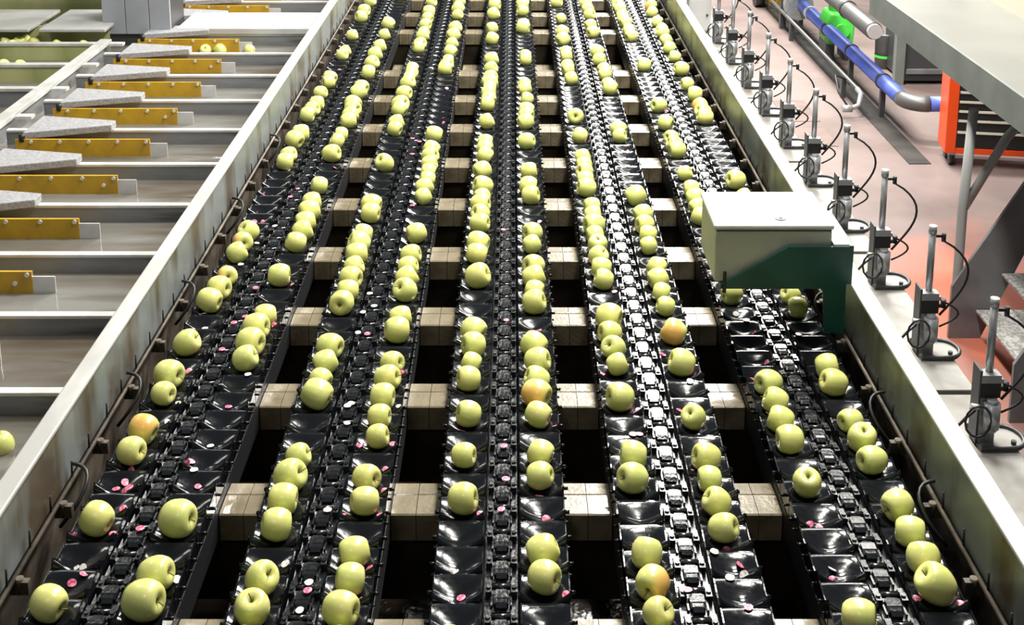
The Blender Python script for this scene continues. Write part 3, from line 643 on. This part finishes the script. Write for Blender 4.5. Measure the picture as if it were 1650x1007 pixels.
P[0] = (min(P[1][0], 2.3), 0.0)
MB().prism(P, 'y', ys, ys + 0.02).build('stringer', M['stairsteel'], st)
P2 = [(a, b) for a, b in P]
MB().prism(P2, 'y', ys - 0.80, ys - 0.78).build('stringer', M['stairsteel'], st)
slope = (P[2][1] - P[1][1])/(P[2][0] - P[1][0])
for k in range(5):
    z = 0.16 + 0.20*k; x = P[0][0] + 0.13 + (0.20*k)/slope
    if z > 1.05: break
    MB().box(x, x + 0.26, ys - 0.775, ys - 0.005, z - 0.012, z).build('tread', M['tread'], st)
    MB().box(x, x + 0.26, ys - 0.778, ys - 0.770, z - 0.05, z - 0.012).build('tread_lip', M['dark'], st)
hr = thing('handrail', 'grey bent handrail post standing beside the stair', 'handrail')
a = sx(1541, 470, ys + 0.06); b = sx(1551, 338, ys + 0.06); c = sx(1569, 176, ys + 0.06); d_ = sx(1622, 222, ys + 0.06)
yy = ys + 0.06
MB().tube([(a[0], yy, 0.0), (a[0], yy, a[1]), (b[0], yy, b[1]), (c[0], yy, c[1])], 0.026, 8).build('upright', M['railpaint'], hr)
MB().tube([(b[0], yy, b[1]), (d_[0], yy, d_[1]), (d_[0] + .12, yy, d_[1] + .15)], 0.024, 8).build('brace', M['railpaint'], hr)

# ------------------------------------------------------------------ tool chest
q0 = at(1520, 268, 0.0)
tc_ = thing('tool_chest', 'orange-red tool chest with black drawers on castors', 'tool chest', (q0.x, q0.y, 0), rz=radians(-9))
W_, D_, Z0, Z1 = 0.72, 0.28, 0.10, 0.66
MB().box(0, 0.075, 0.0, D_, Z0, Z1).build('side_frame', M['orange'], tc_, bevel=0.006)
MB().box(W_ - 0.075, W_, 0.0, D_, Z0, Z1).build('side_frame', M['orange'], tc_, bevel=0.006)
MB().box(0.075, W_ - 0.075, 0.0, D_, Z0, Z0 + 0.04).build('base', M['orange'], tc_)
MB().box(0, W_, 0.0, D_, Z1, Z1 + 0.03).build('top', M['black'], tc_, bevel=0.005)
zz = Z0 + 0.042
for hgt in (0.13, 0.085, 0.07, 0.07, 0.07, 0.07):
    dr = MB().box(0.078, W_ - 0.078, 0.012, D_ - 0.02, zz, zz + hgt - 0.004).build('drawer', M['black'], tc_)
    MB().box(0.080, W_ - 0.080, -0.006, 0.012, zz + hgt - 0.020, zz + hgt - 0.006).build('handle', M['bolt'], dr)
    zz += hgt
for (x, y) in ((0.06, 0.06), (W_ - 0.06, 0.06), (0.06, D_ - 0.06), (W_ - 0.06, D_ - 0.06)):
    cs = MB().cyl((x - 0.018, y, 0.045), (x + 0.018, y, 0.045), 0.045, 14).build('castor', M['black'], tc_)
    MB().box(x - 0.026, x + 0.026, y - 0.03, y + 0.03, 0.075, 0.10).build('fork', M['alu'], cs)

# ------------------------------------------------------------------ pipes, pump and things behind
zp = 0.30; hx = (HC - zp)/CT
bp = thing('blue_pipe', 'blue pipe with clamps running along the aisle floor', 'pipe')
xb = 1.067*hx; ye = at(1452, 158, zp).y
MB().cyl((xb, ye, zp), (xb, 15.3, zp), 0.060, 16).build('pipe_run', M['blue'], bp)
el = [(xb + 0.16 - 0.16*cos(pi/2*k/6), ye - 0.16*sin(pi/2*k/6), zp) for k in range(7)]
MB().tube(el, 0.062, 14).build('elbow', M['greypipe'], bp)
MB().cyl((xb + 0.16, ye - 0.16, zp), (xb + 0.50, ye - 0.16, zp), 0.058, 14).build('pipe_end', M['blue'], bp)
for v_ in (132, 84, 48, 8):
    yk = at(0, v_, zp).y
    MB().cyl((xb, yk, zp), (xb, yk + 0.04, zp), 0.068, 16).box(xb - 0.02, xb + 0.02, yk, yk + 0.04, 0.0, zp - 0.05).build('clamp', M['dark'], bp)
yk = at(0, 22, zp).y
MB().cyl((xb, yk, zp), (xb, yk + 0.05, zp), 0.070, 16).build('collar', M['white'], bp)
MB().cyl((xb - 0.04, yk + 0.35, zp), (xb - 0.04, yk + 0.43, zp), 0.15, 20).cyl((xb - 0.04, yk + 0.47, zp), (xb - 0.04, yk + 0.53, zp), 0.13, 20).build('flange', M['alu'], bp)
gp = thing('grey_pipe', 'thin grey pipe with a valve beside the blue pipe', 'pipe')
zg = 0.20; xg = xb - 0.17; yg = at(1410, 143, zg).y
MB().cyl((xg, yg, zg), (xg, 15.3, zg), 0.018, 10).build('pipe_run', M['greypipe'], gp)
MB().tube([(xg, yg, zg), (xg + 0.01, yg - 0.08, zg - 0.02), (xg - 0.02, yg - 0.14, zg - 0.10), (xg - 0.10, yg - 0.16, zg - 0.12)], 0.022, 8).cyl((xg - 0.16, yg - 0.16, zg - 0.12), (xg - 0.08, yg - 0.16, zg - 0.12), 0.03, 10).build('valve', M['alu'], gp)
MB().tube([(xg - 0.10, yg - 0.16, zg - 0.12), (xg - 0.18, yg - 0.1, zg), (xg - 0.17, yg + 0.05, zg + 0.10), (xg - 0.06, yg + 0.14, zg + 0.04)], 0.008, 6).build('hose', M['black'], gp)
for yk in (yg + 0.4, yg + 2.4): MB().box(xg - 0.02, xg + 0.02, yk, yk + 0.04, 0.0, zg - 0.02).build('foot', M['dark'], gp)
dp = thing('dark_pipe', 'dark grey pipe with a white end cap behind the blue pipe', 'pipe')
zd = 0.75; xd = 1.215*(HC - zd)/CT; yd = at(1405, 50, zd).y
MB().cyl((xd, yd, zd), (xd, 15.3, zd), 0.07, 14).build('pipe_run', M['greypipe'], dp)
MB().cyl((xd, yd - 0.03, zd), (xd, yd, zd), 0.06, 14).build('end_cap', M['white'], dp)
MB().cyl((xd, yd + 0.75, zd), (xd, yd + 0.80, zd), 0.08, 14).build('clamp', M['dark'], dp)
for yk in (yd + 3.2,): MB().box(xd - 0.03, xd + 0.03, yk, yk + 0.06, 0.0, zd - 0.06).build('stand', M['dark'], dp)
g0 = at(1346, 92, 0.0)
pm = thing('green_pump', 'bright green pump unit behind the blue pipe', 'pump', (g0.x, g0.y, 0))
MB().prism([(-0.13, 0.16), (0.12, 0.16), (0.13, 0.36), (0.08, 0.46), (-0.10, 0.46), (-0.14, 0.36)], 'y', -0.16, 0.16).build('body', M['pump'], pm, bevel=0.02)
MB().cyl((-0.03, 0, 0.45), (-0.03, 0, 0.85), 0.06, 12).build('neck', M['pump'], pm)
MB().box(-0.13, -0.05, -0.14, 0.14, 0, 0.17).box(0.05, 0.12, -0.14, 0.14, 0, 0.17).build('feet', M['dark'], pm)
MB().cyl((0.0, -0.16, 0.30), (0.0, -0.20, 0.30), 0.07, 14).build('cover_disc', M['pump'], pm)
b0 = at(1424, 108, 0.0)
bk = thing('bucket', 'grey plastic barrel under the platform end', 'barrel', (b0.x, b0.y, 0))
MB().lathe([(0.0, 0.0), (0.085, 0.0), (0.095, 0.30), (0.10, 0.31), (0.10, 0.33), (0.09, 0.33), (0.085, 0.05), (0.0, 0.04)], 18).build('barrel_body', M['greypipe'], bk)
MB().cyl((0, 0, 0.10), (0, 0, 0.125), 0.094, 18, caps=False).build('band', M['pump'], bk)
o = MB().tube([(b0.x + 0.10, b0.y - 0.12, 0.0), (b0.x + 0.16, b0.y - 0.12, 0.42)], 0.014, 8).build('broom_handle', mat('wood', (0.35, 0.20, 0.08), 0.6)); tag(o, 'brown wooden handle leaning beside the grey barrel', 'handle')
m0 = at(1441, 137, 0.0)
mc = thing('machine_cabinet', 'dark grey machine cabinet under the platform', 'cabinet', (m0.x, m0.y, 0))
MB().box(0, 0.08, 0, 0.08, 0, 1.1).build('leg', M['platform'], mc)
MB().box(0.08, 1.6, 0.03, 0.6, 0.03, 1.1).build('body', M['dark'], mc)
MB().box(0.10, 1.5, 0.0, 0.03, 0.10, 0.14).build('skirt', M['stairsteel'], mc)
w0 = at(1222, 10, 0.0)
wh = thing('trolley_wheel', 'black wheel at the far end of the aisle', 'wheel', (w0.x, w0.y, 0))
MB().cyl((-0.05, 0, 0.14), (0.05, 0, 0.14), 0.14, 18).build('tyre', M['black'], wh)
MB().cyl((-0.056, 0, 0.14), (0.056, 0, 0.14), 0.06, 14).build('hub', M['dark'], wh)
for i, (u, v) in enumerate([(1241, 8), (1253, 13)]):
    c0 = at(u, v, 0)
    t = thing('yellow_bollard', ['yellow marker post at the far aisle end, left one', 'yellow marker post at the far aisle end, right one'][i], 'marker post', (c0.x, c0.y, 0))
    MB().cyl((0, 0, 0.02), (0, 0, 0.5), 0.045, 12).build('post', M['yellowobj'], t)
    MB().cyl((0, 0, 0.0), (0, 0, 0.02), 0.08, 12).build('foot', M['dark'], t)
o = MB().box(2.3, 9, 15.5, 15.7, 0, 2.5).build('far_machine', M['dark']); tag(o, 'dark machine casing closing the far end of the aisle', 'machine')
